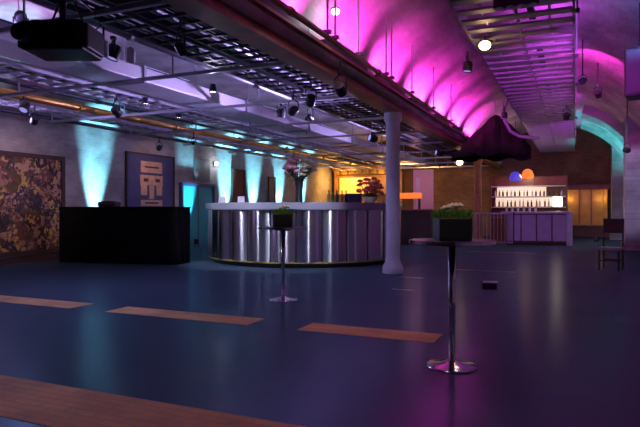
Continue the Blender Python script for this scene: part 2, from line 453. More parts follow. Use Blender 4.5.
for y in [5, 8, 11, 14, 17, 20, 23, 26]:
    batten((-.55, y, 3.99), (-.55, y, 5), (.6, .05, .85), 10, 'slim magenta light batten lying in the wide ladder tray', 'battens lying in the ladder tray', M['e_pink'])
for y in [4.5, 8, 11.5, 15, 19, 23]:
    batten((-6.4, y, 3.565), (-6.4, y, 5), (.45, .33, 1), 14 if y < 9 else 110, 'slim violet light batten lying on the pale flat duct', 'violet battens on the flat duct', M['e_lav'], spread=160)

# par lamps
def par(loc, target, col, e, label, lens, ang=50, group=None, r=.075, L=.16, m=None, blend=.6, name='par_lamp', cat='stage lamp', mount=.18, sup=None, wall=None):
    t = thing(name, loc, label, cat, group)
    d = (Vector(target)-Vector(loc)).normalized(); q = d.to_track_quat('Z', 'Y')
    m = m or M['black']
    h = MB().lathe([(0, -L), (r*.8, -L), (r, -L*.8), (r, 0), (r*.86, 0), (r*.86, -.02), (0, -.02)], n=18).build('housing', m, t)
    smooth_by_angle(h)
    ln = MB().lathe([(0, -.012), (r*.84, -.012), (r*.84, -.019), (0, -.019)], n=18).build('lens', lens, t)
    for k in (h, ln): k.rotation_mode = 'QUATERNION'; k.rotation_quaternion = q
    back = -d*L*.5
    s = 1 if mount > 0 else -1
    top = back+Vector((0, 0, mount))
    yk = MB()
    side = d.cross(Vector((0, 0, 1)))
    if side.length < .1: side = Vector((0, 1, 0))
    side.normalize()
    a, b2 = back+side*r*1.12, back-side*r*1.12
    yk.tube([a, a+Vector((0, 0, mount*.7)), top, b2+Vector((0, 0, mount*.7)), b2], .012, 6)
    yk.box(top, (.05, .05, .04)); yk.build('yoke', M['dark'], t)
    if sup is not None: MB().cyl(top, (top.x, top.y, sup-loc[2]), .014, n=8).build('hanger_stem', M['dark'], t)
    if wall is not None: MB().cyl(top, (wall-loc[0], top.y, top.z), .014, n=8).build('wall_mount', M['dark'], t)
    if e: spot(Vector(loc)+d*.01, target, col, e, ang, blend, r*.7)
    return t
CY = (.22, .74, 1)
for y, lb in [(11.5, 'floor uplighter washing the wall cyan between the collage and the navy panel'), (13.55, 'cyan floor uplighter under the navy panel'),
              (15.5, 'cyan floor uplighter on the near side of the teal door'), (17.75, 'cyan floor uplighter beyond the teal door'),
              (19.75, 'cyan floor uplighter beyond the maroon picture'), (21.9, 'cyan floor uplighter behind the flower vase'), (24.2, 'last cyan floor uplighter before the amber end wall')]:
    par((XL+.42, y, .26), (XL+.02, y+.1, 2.3), CY, 0 if y == 13.55 else (2200 if y == 15.5 else 4200 if y < 14 else 5200), lb, M['e_cyan'], ang=31, mount=-.24, blend=.9)

# ------------------------------------------------------------------ projector
t = thing('projector', (-4.10, 3.70, 3.17), 'large black projector hanging under the cable trays', 'projector', rz=R(22)); t.scale = (.84, .84, .84)
MB().box((0, 0, -.54), (.64, .5, .3), bev=.03).build('body', M['black'], t)
for s in (-1, 1): MB().box((s*.33, -.02, -.54), (.06, .42, .25), bev=.02).build('end_cap', M['black'], t)
l = MB().lathe([(0, 0), (.075, 0), (.085, .03), (.085, .14), (.07, .14), (.06, .1), (0, .1)], n=20).build('lens', M['dark'], t); l.rotation_euler = (R(90), 0, 0); l.location = (-.25, -.25, -.55)
v = MB()
for k in range(8): v.box((.12+k*.024, -.264, -.54), (.01, .01, .16))
v.build('vent_grille', M['dark'], t)
mk = MB().box((0, 0, -.38), (.5, .34, .03)); mk.cyl((0, 0, -.38), (0, 0, -.01), .035)
for s in (-.2, .2): mk.cyl((s, .1, -.38), (s*.4, .1, -.1), .012, n=8)
mk.build('ceiling_mount', M['dark'], t)
MB().tube([(.2, .2, -.4), (.3, .25, -.3), (.22, .2, -.15), (.1, .1, -.03)], .01, 6).build('cable', M['black'], t)

# ------------------------------------------------------------------ small lamps below the trays
VI = (.42, .4, 1)
for p, lb in [((-4.529, 4.61, 2.923), 'white cylinder spotlight beside the projector'), ((-4.798, 5.311, 3.048), 'white cylinder spotlight one step further from the projector')]:
    tt = thing('track_spotlight', p, lb, 'spotlight')
    MB().lathe([(0, .09), (.045, .09), (.052, .06), (.052, -.07), (.04, -.07), (.035, -.04), (0, -.04)], n=16).build('housing', M['white'], tt, smooth=False)
    MB().cyl((0, 0, .09), (0, 0, 3.16-p[2]), .012, n=8).build('stem', M['dark'], tt)
for k, (p, lb) in enumerate([((-5.062, 7.382, 3.056), 'small bright white lamp below the second dark cable tray'), ((-7.159, 8.312, 3.186), 'small white lamp over the black draped counter'),
              ((-7.741, 10.023, 3.218), 'small white lamp beyond the one over the black counter'), ((-6.714, 11.244, 3.307), 'small lamp above the near edge of the round bar'), ((-6.264, 11.99, 3.527), 'small lamp high above the flower vase'), ((-6.174, 13.124, 3.469), 'small lamp between round bar and beam')]):
    tt = thing('ceiling_spotlight', p, lb, 'spotlight')
    MB().lathe([(0, .1), (.04, .1), (.055, .04), (.055, -.02), (.045, -.02), (.045, 0), (0, 0)], n=14).build('housing', M['dark'], tt)
    MB().lathe([(0, -.005), (.043, -.005), (.043, -.012), (0, -.012)], n=14).build('lens', M['e_white'], tt)
    MB().cyl((0, 0, .1), (0, 0, 3.14-p[2]), .01, n=8).build('stem', M['dark'], tt)
    if k == 0: point((p[0], p[1], p[2]-.08), (.8, .75, 1), 6, .04)
# round warm lamp and white spot on the vault
for (loc, lb, m, col, e, r) in [((-1.23, 8.82, 3.68), 'round warm lamp hanging just below the ladder tray', 'e_warm', (1, .62, .3), 5, .085), ((-2.9, 7.05, 3.86), 'small white globe lamp on the magenta vault', 'e_white', (1, .8, 1), 5, .055),
                             ((-3.62, 20.0, 2.84), 'white pendant lamp over the dark end of the hall', 'e_warm', (1, .7, .45), 8, .11)]:
    tt = thing('globe_lamp', loc, lb, 'lamp')
    MB().sph((0, 0, 0), r, (1, 1, .8), 14).build('globe', M[m], tt, smooth=True)
    top = (3.82 if loc[0] > -1.4 else vz(loc[0]) if loc[0] > -3.2 else 3.24)-loc[2]
    MB().lathe([(r*1.1, r*.5), (r*1.1, r*.75), (r*.4, r*.9), (0, r*.9)], n=16).build('cap', M['dark'], tt); MB().cyl((0, 0, r*.8), (0, 0, top-.006), .012, n=8).build('stem', M['dark'], tt)
    point((loc[0], loc[1], loc[2]-r*1.4), col, e, .06)
# lamp cluster hung under the ladder tray
t = thing('lamp_bar', (-.62, 6.9, 3.485), 'black bar of small round lamps under the near end of the ladder tray', 'lamp bar')
MB().box((0, 0, .12), (.5, .08, .1), bev=.015).build('housing', M['black'], t)
for x in (-.18, -.06, .06, .18): MB().lathe([(0, .075), (.045, .075), (.05, .06), (.035, .05), (0, .055)], (x, -.0, 0), 12).build('lens', M['e_cyan'] if False else M['duct'], t)
for x in (-.2, .2): MB().cyl((x, 0, .15), (x, 0, .33), .012, n=8).build('bracket', M['dark'], t)

# ------------------------------------------------------------------ poseur tables with planters
def poseur(loc, label):
    t = thing('poseur_table', loc, label, 'table', 'tall bar tables')
    smooth_by_angle(MB().lathe([(0, 0), (.195, 0), (.2, .006), (.195, .014), (.08, .03), (.035, .05), (0, .05)], n=40).build('base', M['chrome'], t))
    MB().cyl((0, 0, .03), (0, 0, .97), .028, n=20).build('stem', M['chrome'], t, smooth=True)
    smooth_by_angle(MB().lathe([(0, .955), (.1, .955), (.1, .975), (0, .975)], n=24).build('mounting_plate', M['dark'], t))
    tp = MB().lathe([(0, .975), (.325, .975), (.33, .98), (.33, 1.0), (.325, 1.005), (0, 1.005)], n=48).build('table_top', M['dark'], t); smooth_by_angle(tp)
    rim = MB().lathe([(.331, .978), (.337, .978), (.337, 1.004), (.331, 1.004), (.331, .978)], n=48).build('metal_rim', M['chrome'], tp)
    return t
TR, TL = (-.89, 4.59, 0), (-3.66, 7.01, 0)
pt = poseur(TR, 'tall chrome bar table standing alone on the open floor')
dup(pt, TL, 'tall chrome bar table in front of the round mirrored bar')
def planter(loc, label, cream, rz):
    t = thing('planter', loc, label, 'planter', 'black planters on the bar tables', rz)
    s = .13
    bm = MB(); bm.box((0, 0, .09), (2*s, 2*s, .18), bev=.012).build('pot', M['black'], t)
    g = MB(); rnd = random.Random(3)
    for k in range(420):
        x, y = rnd.uniform(-s, s), rnd.uniform(-s, s); h = rnd.uniform(.05, .085); a = rnd.uniform(0, 2*PI); w = .005
        dx, dy = math.cos(a)*w, math.sin(a)*w; lx, ly = rnd.uniform(-.03, .03)+x*.15, rnd.uniform(-.03, .03)+y*.15
        g.face([(x-dx, y-dy, .165), (x+dx, y+dy, .165), (x+lx+dx*.3, y+ly+dy*.3, .165+h), (x+lx-dx*.3, y+ly-dy*.3, .165+h)])
    g.build('grass', M['grass'], t)
    for k in range(cream):
        a = rnd.uniform(0, 2*PI); q = rnd.uniform(0, .09); f = MB()
        cx, cy = q*math.cos(a), q*math.sin(a)
        for j in range(6):
            b2 = j*PI/3; f.sph((cx+.018*math.cos(b2), cy+.018*math.sin(b2), .25+.01*(k % 3)), .018, (1, 1, .6), 6)
        f.sph((cx, cy, .262+.01*(k % 3)), .017, (1, 1, .8), 6)
        f.build('flower', M['cream'], t, smooth=True)
    return t
pl = planter((TR[0], TR[1], 1.005), 'black square planter of grass and cream flowers on the table standing alone', 9, R(24))
dup(pl, (TL[0], TL[1], 1.005), 'black square planter of grass and cream flowers in front of the round bar')

# ------------------------------------------------------------------ round mirrored bar
BC = Vector((-6.18, 13.0, 0)); BR = 2.3
t = thing('round_bar', BC, 'large round bar clad in mirrored panels with a pale counter', 'bar')
N = 26
smooth_by_angle(MB().lathe([(BR-.12, 0), (BR-.06, 0), (BR-.06, .1), (BR-.12, .1)], n=78).build('plinth', M['black'], t))
smooth_by_angle(MB().lathe([(BR+.03, .1), (BR+.06, .1), (BR+.06, .125), (BR+.03, .125), (BR+.03, .1)], n=78).build('base_trim', M['yellow'], t))
for k in range(N):
    a0 = 2*PI*k/N; a1 = 2*PI*(k+1)/N; bm = bmesh.new(); rows = []
    for i in range(9):
        u = i/8; a = a0+(a1-a0)*(.02+.96*u); r = BR+.09*math.sin(PI*u)
        rows.append([bm.verts.new((r*math.cos(a), r*math.sin(a), z)) for z in (.13, 1.23)])
    inner = []
    for i in (0, 8):
        u = i/8; a = a0+(a1-a0)*(.02+.96*u); inner.append([bm.verts.new(((BR-.05)*math.cos(a), (BR-.05)*math.sin(a), z)) for z in (.13, 1.23)])
    loop = [inner[0]]+rows+[inner[1]]
    for p, q in zip(loop, loop[1:]): bm.faces.new((p[0], q[0], q[1], p[1]))
    bm.faces.new((inner[1][0], inner[0][0], inner[0][1], inner[1][1]))
    bm.faces.new([p[1] for p in loop]); bm.faces.new([p[0] for p in loop][::-1])
    bmesh.ops.recalc_face_normals(bm, faces=bm.faces)
    me = bpy.data.meshes.new('mirror_panel'); bm.to_mesh(me); bm.free(); me.materials.append(M['mirror'])
    o = bpy.data.objects.new('mirror_panel', me); COL.objects.link(o); o.parent = t; smooth_by_angle(o, 40)
    am = a0
    MB().box(((BR-.02)*math.cos(am), (BR-.02)*math.sin(am), .68), (.05, .03, 1.1), rz=am).build('seam_post', M['dark'], t)
ct = smooth_by_angle(MB().lathe([(BR-.45, 1.23), (BR+.12, 1.23), (BR+.14, 1.25), (BR+.14, 1.37), (BR+.12, 1.39), (BR-.45, 1.39), (BR-.45, 1.23)], n=78).build('counter_top', M['top'], t))
smooth_by_angle(MB().lathe([(BR-.48, 0), (BR-.44, 0), (BR-.44, 1.23), (BR-.48, 1.23), (BR-.48, 0)], n=52).build('inner_wall', M['umber'], t))
BT = 1.39
def onbar(a, r=BR-.16):    # a place on the ring counter, by its angle round the bar
    return (BC.x+r*math.cos(R(a)), BC.y+r*math.sin(R(a)), BT)
# flower arrangement
p = onbar(-67.8)
t = thing('flower_arrangement', p, 'tall black vase of pink and cream flowers on the round bar', 'flowers'); t.scale = (.96, .96, .93)
smooth_by_angle(MB().lathe([(0, 0), (.09, 0), (.085, .04), (.075, .3), (.1, .5), (.13, .56), (.12, .57), (.08, .5), (0, .48)], n=24).build('vase', M['black'], t))
rnd = random.Random(11)
st = MB()
def bloom(c, r, m, name):
    f = MB(); f.sph(c, r*.62, (1, 1, .85), 8)
    for j in range(7):
        b2 = j*2*PI/7; f.sph((c[0]+r*.55*math.cos(b2), c[1]+r*.55*math.sin(b2), c[2]-.01+r*.2*(j % 2)), r*.5, (1, 1, .7), 6)
    f.build(name, m, t, smooth=True)
for k in range(62):
    a = rnd.uniform(0, 2*PI); ph = math.asin(rnd.uniform(-.75, 1)); rr_ = rnd.uniform(.75, 1)
    
    x, y, z = .34*rr_*math.cos(ph)*math.cos(a), .34*rr_*math.cos(ph)*math.sin(a), .8+.27*rr_*math.sin(ph)
    mm = M['pink'] if (x*math.cos(R(23.9))+y*math.sin(R(23.9))) < .02 else M['cream']
    bloom((x, y, z), rnd.uniform(.06, .09), mm, 'flower')
    st.tube([(x*.15, y*.15, .5), (x*.6, y*.6, .62), (x, y, z)], .006, 5)
for k in range(90):
    a = rnd.uniform(0, 2*PI); q = rnd.uniform(.05, .3); z = rnd.uniform(.52, .78)
    x, y = q*math.cos(a), q*math.sin(a); d = Vector((math.cos(a), math.sin(a), rnd.uniform(-.5, .4)))*.12; w = Vector((-math.sin(a), math.cos(a), 0))*.03
    c0 = Vector((x, y, z)); st.face([c0, c0+d*.5+w, c0+d, c0+d*.5-w])
st.build('leaves', M['leaf'], t)
# bottles, bouquet and bits on the bar
def bottle(p, m, label, h=.3, r=.038, group='bottles on the round bar'):
    tt = thing('bottle', p, label, 'bottle', group)
    smooth_by_angle(MB().lathe([(0, 0), (r, 0), (r, h*.55), (r*.8, h*.66), (r*.36, h*.76), (r*.34, h*.95), (0, h*.95)], n=14).build('body', m, tt), 50)
    MB().lathe([(r*.4, h*.9), (r*.4, h), (0, h)], n=10).build('cap', M['dark'], tt)
    return tt
for k, deg in enumerate([-50.2, -47.7, -45.2, -41.9, -39.2]):
    q = onbar(deg, BR-.2)
    bottle(q, M[['glassa', 'glassg', 'black', 'glassa', 'black'][k]], ['first amber bottle after the flower vase on the round bar', 'green bottle among amber ones on the round bar', 'black bottle between the green and the second amber bottle', 'second amber bottle on the round bar beside a black one', 'black bottle nearest the ice crate on the round bar'][k], h=.26)
q = onbar(-33.6, BR-.2)
t2 = thing('ice_crate', q, 'low dark purple crate on the round bar beside the dark red flowers', 'crate', rz=R(40))
MB().box((0, 0, .09), (.3, .2, .18), bev=.015).build('box', M['navy'], t2); MB().box((0, 0, .185), (.33, .23, .025), bev=.008).build('lid', M['black'], t2)
q = onbar(-20.2, BR-.2)
t = thing('flower_arrangement', q, 'bushy dark red flowers in a low pale bowl on the round bar', 'flowers')
smooth_by_angle(MB().lathe([(0, 0), (.08, 0), (.16, .09), (.17, .13), (.15, .12), (0, .1)], n=20).build('bowl', M['white'], t))
st = MB()
for k in range(44):
    a = rnd.uniform(0, 2*PI); qq = .3*math.sqrt(rnd.random()); x, y = qq*math.cos(a), qq*math.sin(a); z = .12+.5*rnd.random()*(1-(qq/.36)**2)
    bloom((x, y, z+.08), rnd.uniform(.05, .075), M['redpet'], 'flower'); st.tube([(x*.2, y*.2, .1), (x, y, z+.05)], .006, 5)
st.build('leaves', M['leaf'], t)
# low cream flowers spilling over the counter
q = onbar(-83.1, BR-.1)
for k, deg in enumerate((-128.0, -105.5)):
    q = onbar(deg, BR-.15)
    tt = thing('menu_card', q, ['folded pale card on the round bar at its teal door end', 'folded pale card between the first card and the flower vase'][k], 'card', rz=R(20+k*25))
    MB().box((0, -.03, .07), (.15, .004, .15), rx=R(-20)).box((0, .03, .07), (.15, .004, .15), rx=R(20)).build('card', M['white'], tt)

# ------------------------------------------------------------------ black draped counter
A, B_ = Vector((-11.0, 9.8, 0)), Vector((-8.1, 10.4, 0)); dv = B_-A; L = dv.length; az = math.atan2(dv.y, dv.x)
t = thing('draped_counter', A, 'long counter covered to the floor in black cloth', 'counter', rz=az)
bm = MB(); outline = []
n = 90
def ring(z, amp):
    pts = []
    for (x0, y0, x1, y1, k) in [(0, 0, L, 0, 60), (L, 0, L, .7, 16), (L, .7, 0, .7, 60), (0, .7, 0, 0, 16)]:
        nx, ny = (y1-y0), -(x1-x0); ll = math.hypot(nx, ny); nx /= ll; ny /= ll
        for i in range(k):
            u = i/k; w = amp*math.sin(i*1.35+x0)*(1 if 0 < i < k-1 else 0); pts.append((x0+(x1-x0)*u+nx*w, y0+(y1-y0)*u+ny*w, z))
    return [bm.bm.verts.new(p_) for p_ in pts]
rr = [ring(z, a) for z, a in [(0.005, .03), (.3, .025), (.7, .015), (1.1, .006), (1.28, .002)]]
for a, b2 in zip(rr, rr[1:]):
    for i in range(len(a)): bm.bm.faces.new((a[i], a[(i+1) % len(a)], b2[(i+1) % len(a)], b2[i]))
bm.bm.faces.new(rr[-1])
bm.build('cloth_skirt', M['cloth'], t)
MB().box((L/2, .35, 1.292), (L+.04, .74, .022), bev=.006).build('counter_top', M['cloth'], t)
pos = A+Matrix.Rotation(az, 3, 'Z') @ Vector((1.05, .4, 1.303))
t = thing('sound_desk', pos, 'low dark rounded case on top of the black draped counter', 'case', rz=az)
MB().box((0, 0, .06), (.46, .3, .12), bev=.04).build('body', M['umber'], t); MB().box((0, -.02, .125), (.3, .16, .02), bev=.006).build('handle', M['dark'], t)

# ------------------------------------------------------------------ things on the painted wall
def wallpic(y0, y1, z0, z1, m, label, frame=.06, fm='umber', name='framed_picture', cat='picture'):
    t = thing(name, (XL+.01, (y0+y1)/2, z0), label, cat)
    w, h = y1-y0, z1-z0
    MB().box((.02, 0, h/2), (.03, w-.02, h-.02)).build('canvas', m, t)
    f = MB()
    for s in (-1, 1): f.box((.035, s*(w/2-frame/2), h/2), (.06, frame, h))
    f.box((.035, 0, frame/2), (.06, w-2*frame, frame)); f.box((.035, 0, h-frame/2), (.06, w-2*frame, frame)); f.build('frame', M[fm], t)
    return t
wallpic(6.3, 10.55, .18, 2.55, M['collage'], 'very large brown and red collage picture standing against the wall', .1)
t = wallpic(12.7, 14.85, .75, 2.9, M['navy'], 'navy panel with a pale tan blocky face above the black counter', .05, 'umber')
fc = MB()
for (y, z, w, h) in [(0, 1.75, .95, .34), (0, 1.36, 1.0, .3), (-.34, 1.06, .26, .3), (.34, 1.06, .26, .3), (0, 1.0, .2, .4), (0, .68, .95, .18), (0, .42, .7, .22)]:
    fc.box((.045, y, z), (.02, w, h), bev=.004)
fc.build('face_print', M['tan'], t)
sh = MB()
for (y, z, w, h) in [(-.26, 1.36, .2, .1), (.26, 1.36, .2, .1), (0, 1.75, .6, .05), (0, .68, .6, .05)]: sh.box((.052, y, z), (.016, w, h))
sh.build('dark_mark', M['umber'], t)
wallpic(18.2, 19.15, 1.25, 2.75, M['maroon'], 'tall maroon picture on the wall between two cyan lights', .07, 'umber')
wallpic(21.0, 21.6, 1.3, 2.6, M['greyp'], 'narrow grey picture on the wall behind the round bar', .05, 'umber')
d = struct(MB().box((XL+.03, 16.1, 1.0), (.06, 1.7, 2.0)).build('door_1', M['teal'])); 
f = MB(); f.box((XL+.05, 15.2, 1.03), (.1, .1, 2.06)); f.box((XL+.05, 17.0, 1.03), (.1, .1, 2.06)); f.box((XL+.05, 16.1, 2.06), (.1, 1.9, .1)); f.build('door_frame', M['navy'], d)
MB().tube([(XL+.06, 16.75, .95), (XL+.12, 16.75, .95), (XL+.12, 16.75, 1.2), (XL+.06, 16.75, 1.2)], .015, 8).build('door_handle', M['chrome'], d)
MB().box((XL+.065, 16.1, 1.0), (.012, .02, 1.96)).build('door_gap', M['umber'], d)
t = thing('wall_panel', (XL+.01, 16.35, 2.2), 'square grey board on the wall over the teal door', 'board')
MB().box((.03, 0, .38), (.05, .9, .76), bev=.01).build('board', M['greyp'], t)
MB().box((.06, -.35, .25), (.02, .1, .12)).build('corner_tag', M['red'], t)
p = (XL+.12, 17.1, 2.85)
t = thing('wall_lamp', p, 'small bright white lamp on the wall past the grey board', 'lamp'); MB().sph((0, 0, 0), .07, n=12).build('bulb', M['e_white'], t, smooth=True); MB().cyl((-.12, 0, 0), (-.04, 0, 0), .05).build('wall_plate', M['dark'], t)
point((XL+.3, 17.1, 2.85), (.8, .9, 1), 8)

# ------------------------------------------------------------------ hung canopy and hose under the vault
t = thing('fabric_canopy', (-2.2, 18.0, 3.0), 'black fabric canopy hung in a peak under the vault', 'canopy')
def canopy_z(u, y):
    x = -1.5+2.45*u
    base = max(0, 1-abs(x-.12)/1.0)
    return x, .0+1.1*base**.85*(1-.1*abs(y))-.05*abs(math.sin(PI*u*5))
bm = bmesh.new(); G = []
for j in range(13):
    y = -1.0+2.0*j/12; row = []
    for i in range(25):
        x, z = canopy_z(i/24, y); row.append(bm.verts.new((x, y, z)))
    G.append(row)
for a, b2 in zip(G, G[1:]):
    for i in range(24): bm.faces.new((a[i], a[i+1], b2[i+1], b2[i]))
def finish(name, bm, m, par_):
    me = bpy.data.meshes.new(name); bm.to_mesh(me); bm.free(); me.materials.append(m)
    for p_ in me.polygons: p_.use_smooth = True
    o = bpy.data.objects.new(name, me); COL.objects.link(o); o.parent = par_; md = o.modifiers.new('s', 'SOLIDIFY'); md.thickness = .015; return o
finish('roof_fabric', bm, M['drape'], t)
for nm, y in (('front_valance', -1.0), ('back_valance', 1.0)):
    bm = bmesh.new(); rows = []
    for i in range(25):
        x, z = canopy_z(i/24, y); k = .04*math.sin(i*1.9)
        rows.append((bm.verts.new((x, y, z-.005)), bm.verts.new((x, y+k, -.2+(z+.2)*.45)), bm.verts.new((x, y+k*1.5, -.2+.05*math.sin(i*.8)))))
    for a, b2 in zip(rows, rows[1:]):
        for q in range(2): bm.faces.new((a[q], b2[q], b2[q+1], a[q+1]))
    finish(nm, bm, M['drape'], t)
for y in (-1.0, 1.0): MB().cyl((.12, y, 1.0), (.12, y, vz(.12-2.2)-3.0+.03), .012, n=6).build('hanger_wire', M['steel'], t)
t = thing('air_hose', (-1.62, 16.2, 3.0), 'pale grey flexible hose looping beside the black canopy', 'hose')
MB().tube([(.05, 0, 1.5), (-.02, 0, 1.25), (-.12, 0, .95), (-.12, .02, .65), (.02, .04, .35), (.25, .06, .2), (.5, .1, .16), (.75, .2, .12)], .045, 10).build('hose_run', M['duct'], t, smooth=True)
MB().cyl((.05, 0, 1.45), (.05, 0, 1.62), .06).build('hanger_coupling', M['steel'], t)
# ------------------------------------------------------------------ second bar at the far end
t = thing('bar_counter', (-1.4, 21.4, 0), 'straight lilac fronted bar before the bright bottle shelves', 'bar', rz=R(8))
MB().box((.15, 0, .58), (2.0, .6, 1.0)).build('body', M['woodred'], t)
for k in range(4): MB().box((-.6+k*.5, -.315, .6), (.46, .03, .9), bev=.01).build('front_panel', M['lav'], t)
MB().box((.15, -.02, .05), (1.96, .54, .1)).build('plinth', M['black'], t)
MB().box((.1, -.05, 1.12), (2.2, .8, .08), bev=.015).build('counter_top', M['lav'], t)
MB().box((1.2, -.2, .57), (.18, .4, 1.14), bev=.01).build('end_post', M['pale'], t)
t = thing('bottle_shelf', (-1.65, 23.4, 0), 'brightly lit white back shelf full of bottles', 'shelf unit')
MB().box((0, .16, 1.25), (2.8, .04, 2.5)).build('back_board', M['woodred'], t)
for z in (1.32, 1.72, 2.12): MB().box((0, 0, z), (2.7, .3, .03)).build('shelf', M['white'], t)
MB().box((-.05, .135, 1.52), (2.3, .01, .34)).build('light_panel', M['e_shelf'], t); MB().box((-.25, .135, 1.92), (1.8, .01, .34)).build('light_panel', M['e_shelf'], t)
for x in (-1.37, 1.37): MB().box((x, 0, 1.25), (.05, .34, 2.5)).build('side_panel', M['woodred'], t)
MB().box((0, -.02, .45), (2.7, .4, .9)).build('cupboard', M['woodred'], t); MB().box((0, -.04, .92), (2.74, .46, .04)).build('worktop', M['wood'], t)
rb = random.Random(4); first = {}
for z in (1.338, 1.738):
    for k in range(17):
        x = -1.2+k*.15+rb.uniform(-.02, .02); mm = rb.choice(['glassa', 'glassg', 'glassc', 'black', 'wood'])
        lb = {'glassa': 'amber bottle', 'glassg': 'green bottle', 'glassc': 'clear bottle', 'black': 'black bottle', 'wood': 'brown bottle'}[mm]+(' on the lower lit shelf of the far bar' if z < 1.5 else ' on the upper lit shelf of the far bar')
        gp = lb.replace('bottle', 'bottles', 1)
        key = (mm, z)
        if key in first: dup(first[key], (-1.65+x, 23.38+rb.uniform(-.03, .03), z))
        else: first[key] = bottle((-1.65+x, 23.38, z), M[mm], lb, h=rb.uniform(.24, .3), group=gp)
def shade_lamp(p, m, label, col, e, r=.16, top=None):
    tt = thing('pendant_lamp', p, label, 'lamp')
    smooth_by_angle(MB().lathe([(r*.25, r*1.5), (r*.7, r*1.2), (r, .4*r), (r*.9, 0), (r*.85, 0), (r*.9, .4*r), (r*.6, 1.1*r), (r*.25, r*1.45)], n=20).build('lamp_shade', m, tt), 60)
    MB().sph((0, 0, r*.6), r*.35, n=10).build('bulb', m, tt)
    MB().cyl((0, 0, r*1.4), (0, 0, top-p[2]), .012, n=8).build('cord', M['black'], tt)
    point((p[0], p[1]-.1, p[2]-.1), col, e, .05)
    return tt
shade_lamp((-2.02, 22.4, 2.3), M['e_blue'], 'glowing blue pendant shade over the far bar', (.1, .15, 1), 2, .22, 4.5)
shade_lamp((-1.56, 22.0, 2.36), M['e_orange'], 'glowing orange pendant shade over the far bar', (1, .35, .06), 2.5, .22, 4.6)
t = thing('table_lamp', (-.55, 21.4, 1.16), 'glowing white drum lamp at the post end of the far bar', 'lamp')
MB().lathe([(0, 0), (.09, 0), (.08, .02), (.015, .04), (.015, .2), (0, .2)], n=16).build('base', M['dark'], t)
MB().lathe([(.13, .17), (.17, .2), (.16, .5), (.1, .52), (.0, .52)], n=20).build('lamp_shade', mat('white_shade', (1, .9, .8), .5, emit=(1, .75, .5), estr=2.5), t, smooth=True)
point((-.55, 21.1, 1.9), (1, .75, .5), 14, .1)
point((-1.7, 22.7, 2.5), (1, .72, .45), 26, .1)
# glasses and taps on the far bar counter
for k in range(6):
    x = -1.3+k*.14
    if k == 0:
        gl = thing('tumbler', (-2.2, 21.2, 1.16), 'small pale tumbler in the row on the far bar counter', 'glass', 'tumblers on the far bar')
        MB().lathe([(0, 0), (.035, 0), (.042, .12), (.036, .12), (.03, .02), (0, .02)], n=12).build('bowl', M['glassc'], gl)
    else: dup(gl, (-2.2+k*.19, 21.2+k*.027, 1.16))
# railing
t = thing('railing', (-2.62, 20.2, 0), 'metal railing of upright bars in front of the far bar', 'railing', rz=R(5))
for z in (.12, 1.1): MB().box((0, 0, z), (1.5, .04, .05)).build('rail', M['steel'], t)
for k in range(13): MB().cyl((-.7+k*.117, 0, .1), (-.7+k*.117, 0, 1.1), .014, n=8).build('baluster', M['steel'], t)
for x in (-.75, .75): MB().box((x, 0, .57), (.05, .05, 1.14)).box((x, 0, .01), (.06, .45, .02)).build('post', M['dark'], t)

# ------------------------------------------------------------------ end wall: golden niche, amber shelves
d = thing('golden_niche', (.46, YE-.05, 0), 'gold lit recess with pillars above a dark red counter', 'niche')
MB().box((0, -.05, 1.32), (1.5, .08, 1.6)).build('back_panel', M['gold'], d)
for x in (-.75, .75): MB().box((x, -.25, 1.3), (.14, .5, 1.64), bev=.01).build('pillar', M['gold'], d)
MB().box((0, -.25, 2.2), (1.9, .55, .2), bev=.01).build('lintel', M['woodred'], d)
for x in (-.28, .2): MB().box((x, -.14, 1.3), (.06, .1, 1.6)).build('divider', M['wood'], d)
MB().box((.0, -.45, .28), (2.0, .85, .5), bev=.01).build('counter', M['woodred'], d); MB().box((0, -.45, .54), (2.1, .95, .04), bev=.01).build('worktop', M['wood'], d)
for x in (.58, -.6): point((.46+x, YE-.75, 1.7), (1, .6, .18), 5, .05)
t = thing('back_bar', (-9.6, YE-.02, 0), 'amber lit back bar with shelves against the brown end wall', 'shelf unit')
MB().box((0, -.05, 2.2), (3.4, .06, 1.9)).build('back_board', M['wood'], t)
MB().box((-.75, -.1, 2.45), (1.75, .03, .85)).build('light_panel', M['e_amber'], t)
for z in (1.35, 2.0, 2.93): MB().box((0, -.2, z), (3.4, .34, .04)).build('shelf', M['wood'], t)
MB().box((0, -.3, 3.35), (3.7, .56, .3), bev=.02).build('canopy', M['wood'], t)
for k in range(9): MB().box((-1.6+k*.4, -.58, 3.12), (.28, .03, .2), bev=.02).build('scallop', M['ochre'], t)
for x in (-1.75, 1.75): MB().box((x, -.2, 1.7), (.12, .4, 3.4)).build('side_panel', M['wood'], t)
MB().box((0, -.25, .55), (3.4, .5, 1.1)).build('cupboard', M['woodred'], t)
fb = None
for k in range(12):
    loc = (-11.0+k*.24, YE-.22, 1.374)
    if fb is None: fb = bottle(loc, M['black'], 'dark bottle in the row on the amber back bar', h=.34, r=.045, group='dark bottles on the amber back bar')
    else: dup(fb, loc)
for x in (-10.8, -8.8): point((x, YE-1.0, 2.75), (1, .5, .1), 60, .1)
spot((-6.5, 22.5, 3.05), (-6.2, 28, 1.6), (1, .5, .14), 520, 80, .9)
spot((-9.3, 24.8, 3.05), (-11.2, 27.5, 1.8), (1, .5, .1), 420, 80, .9)
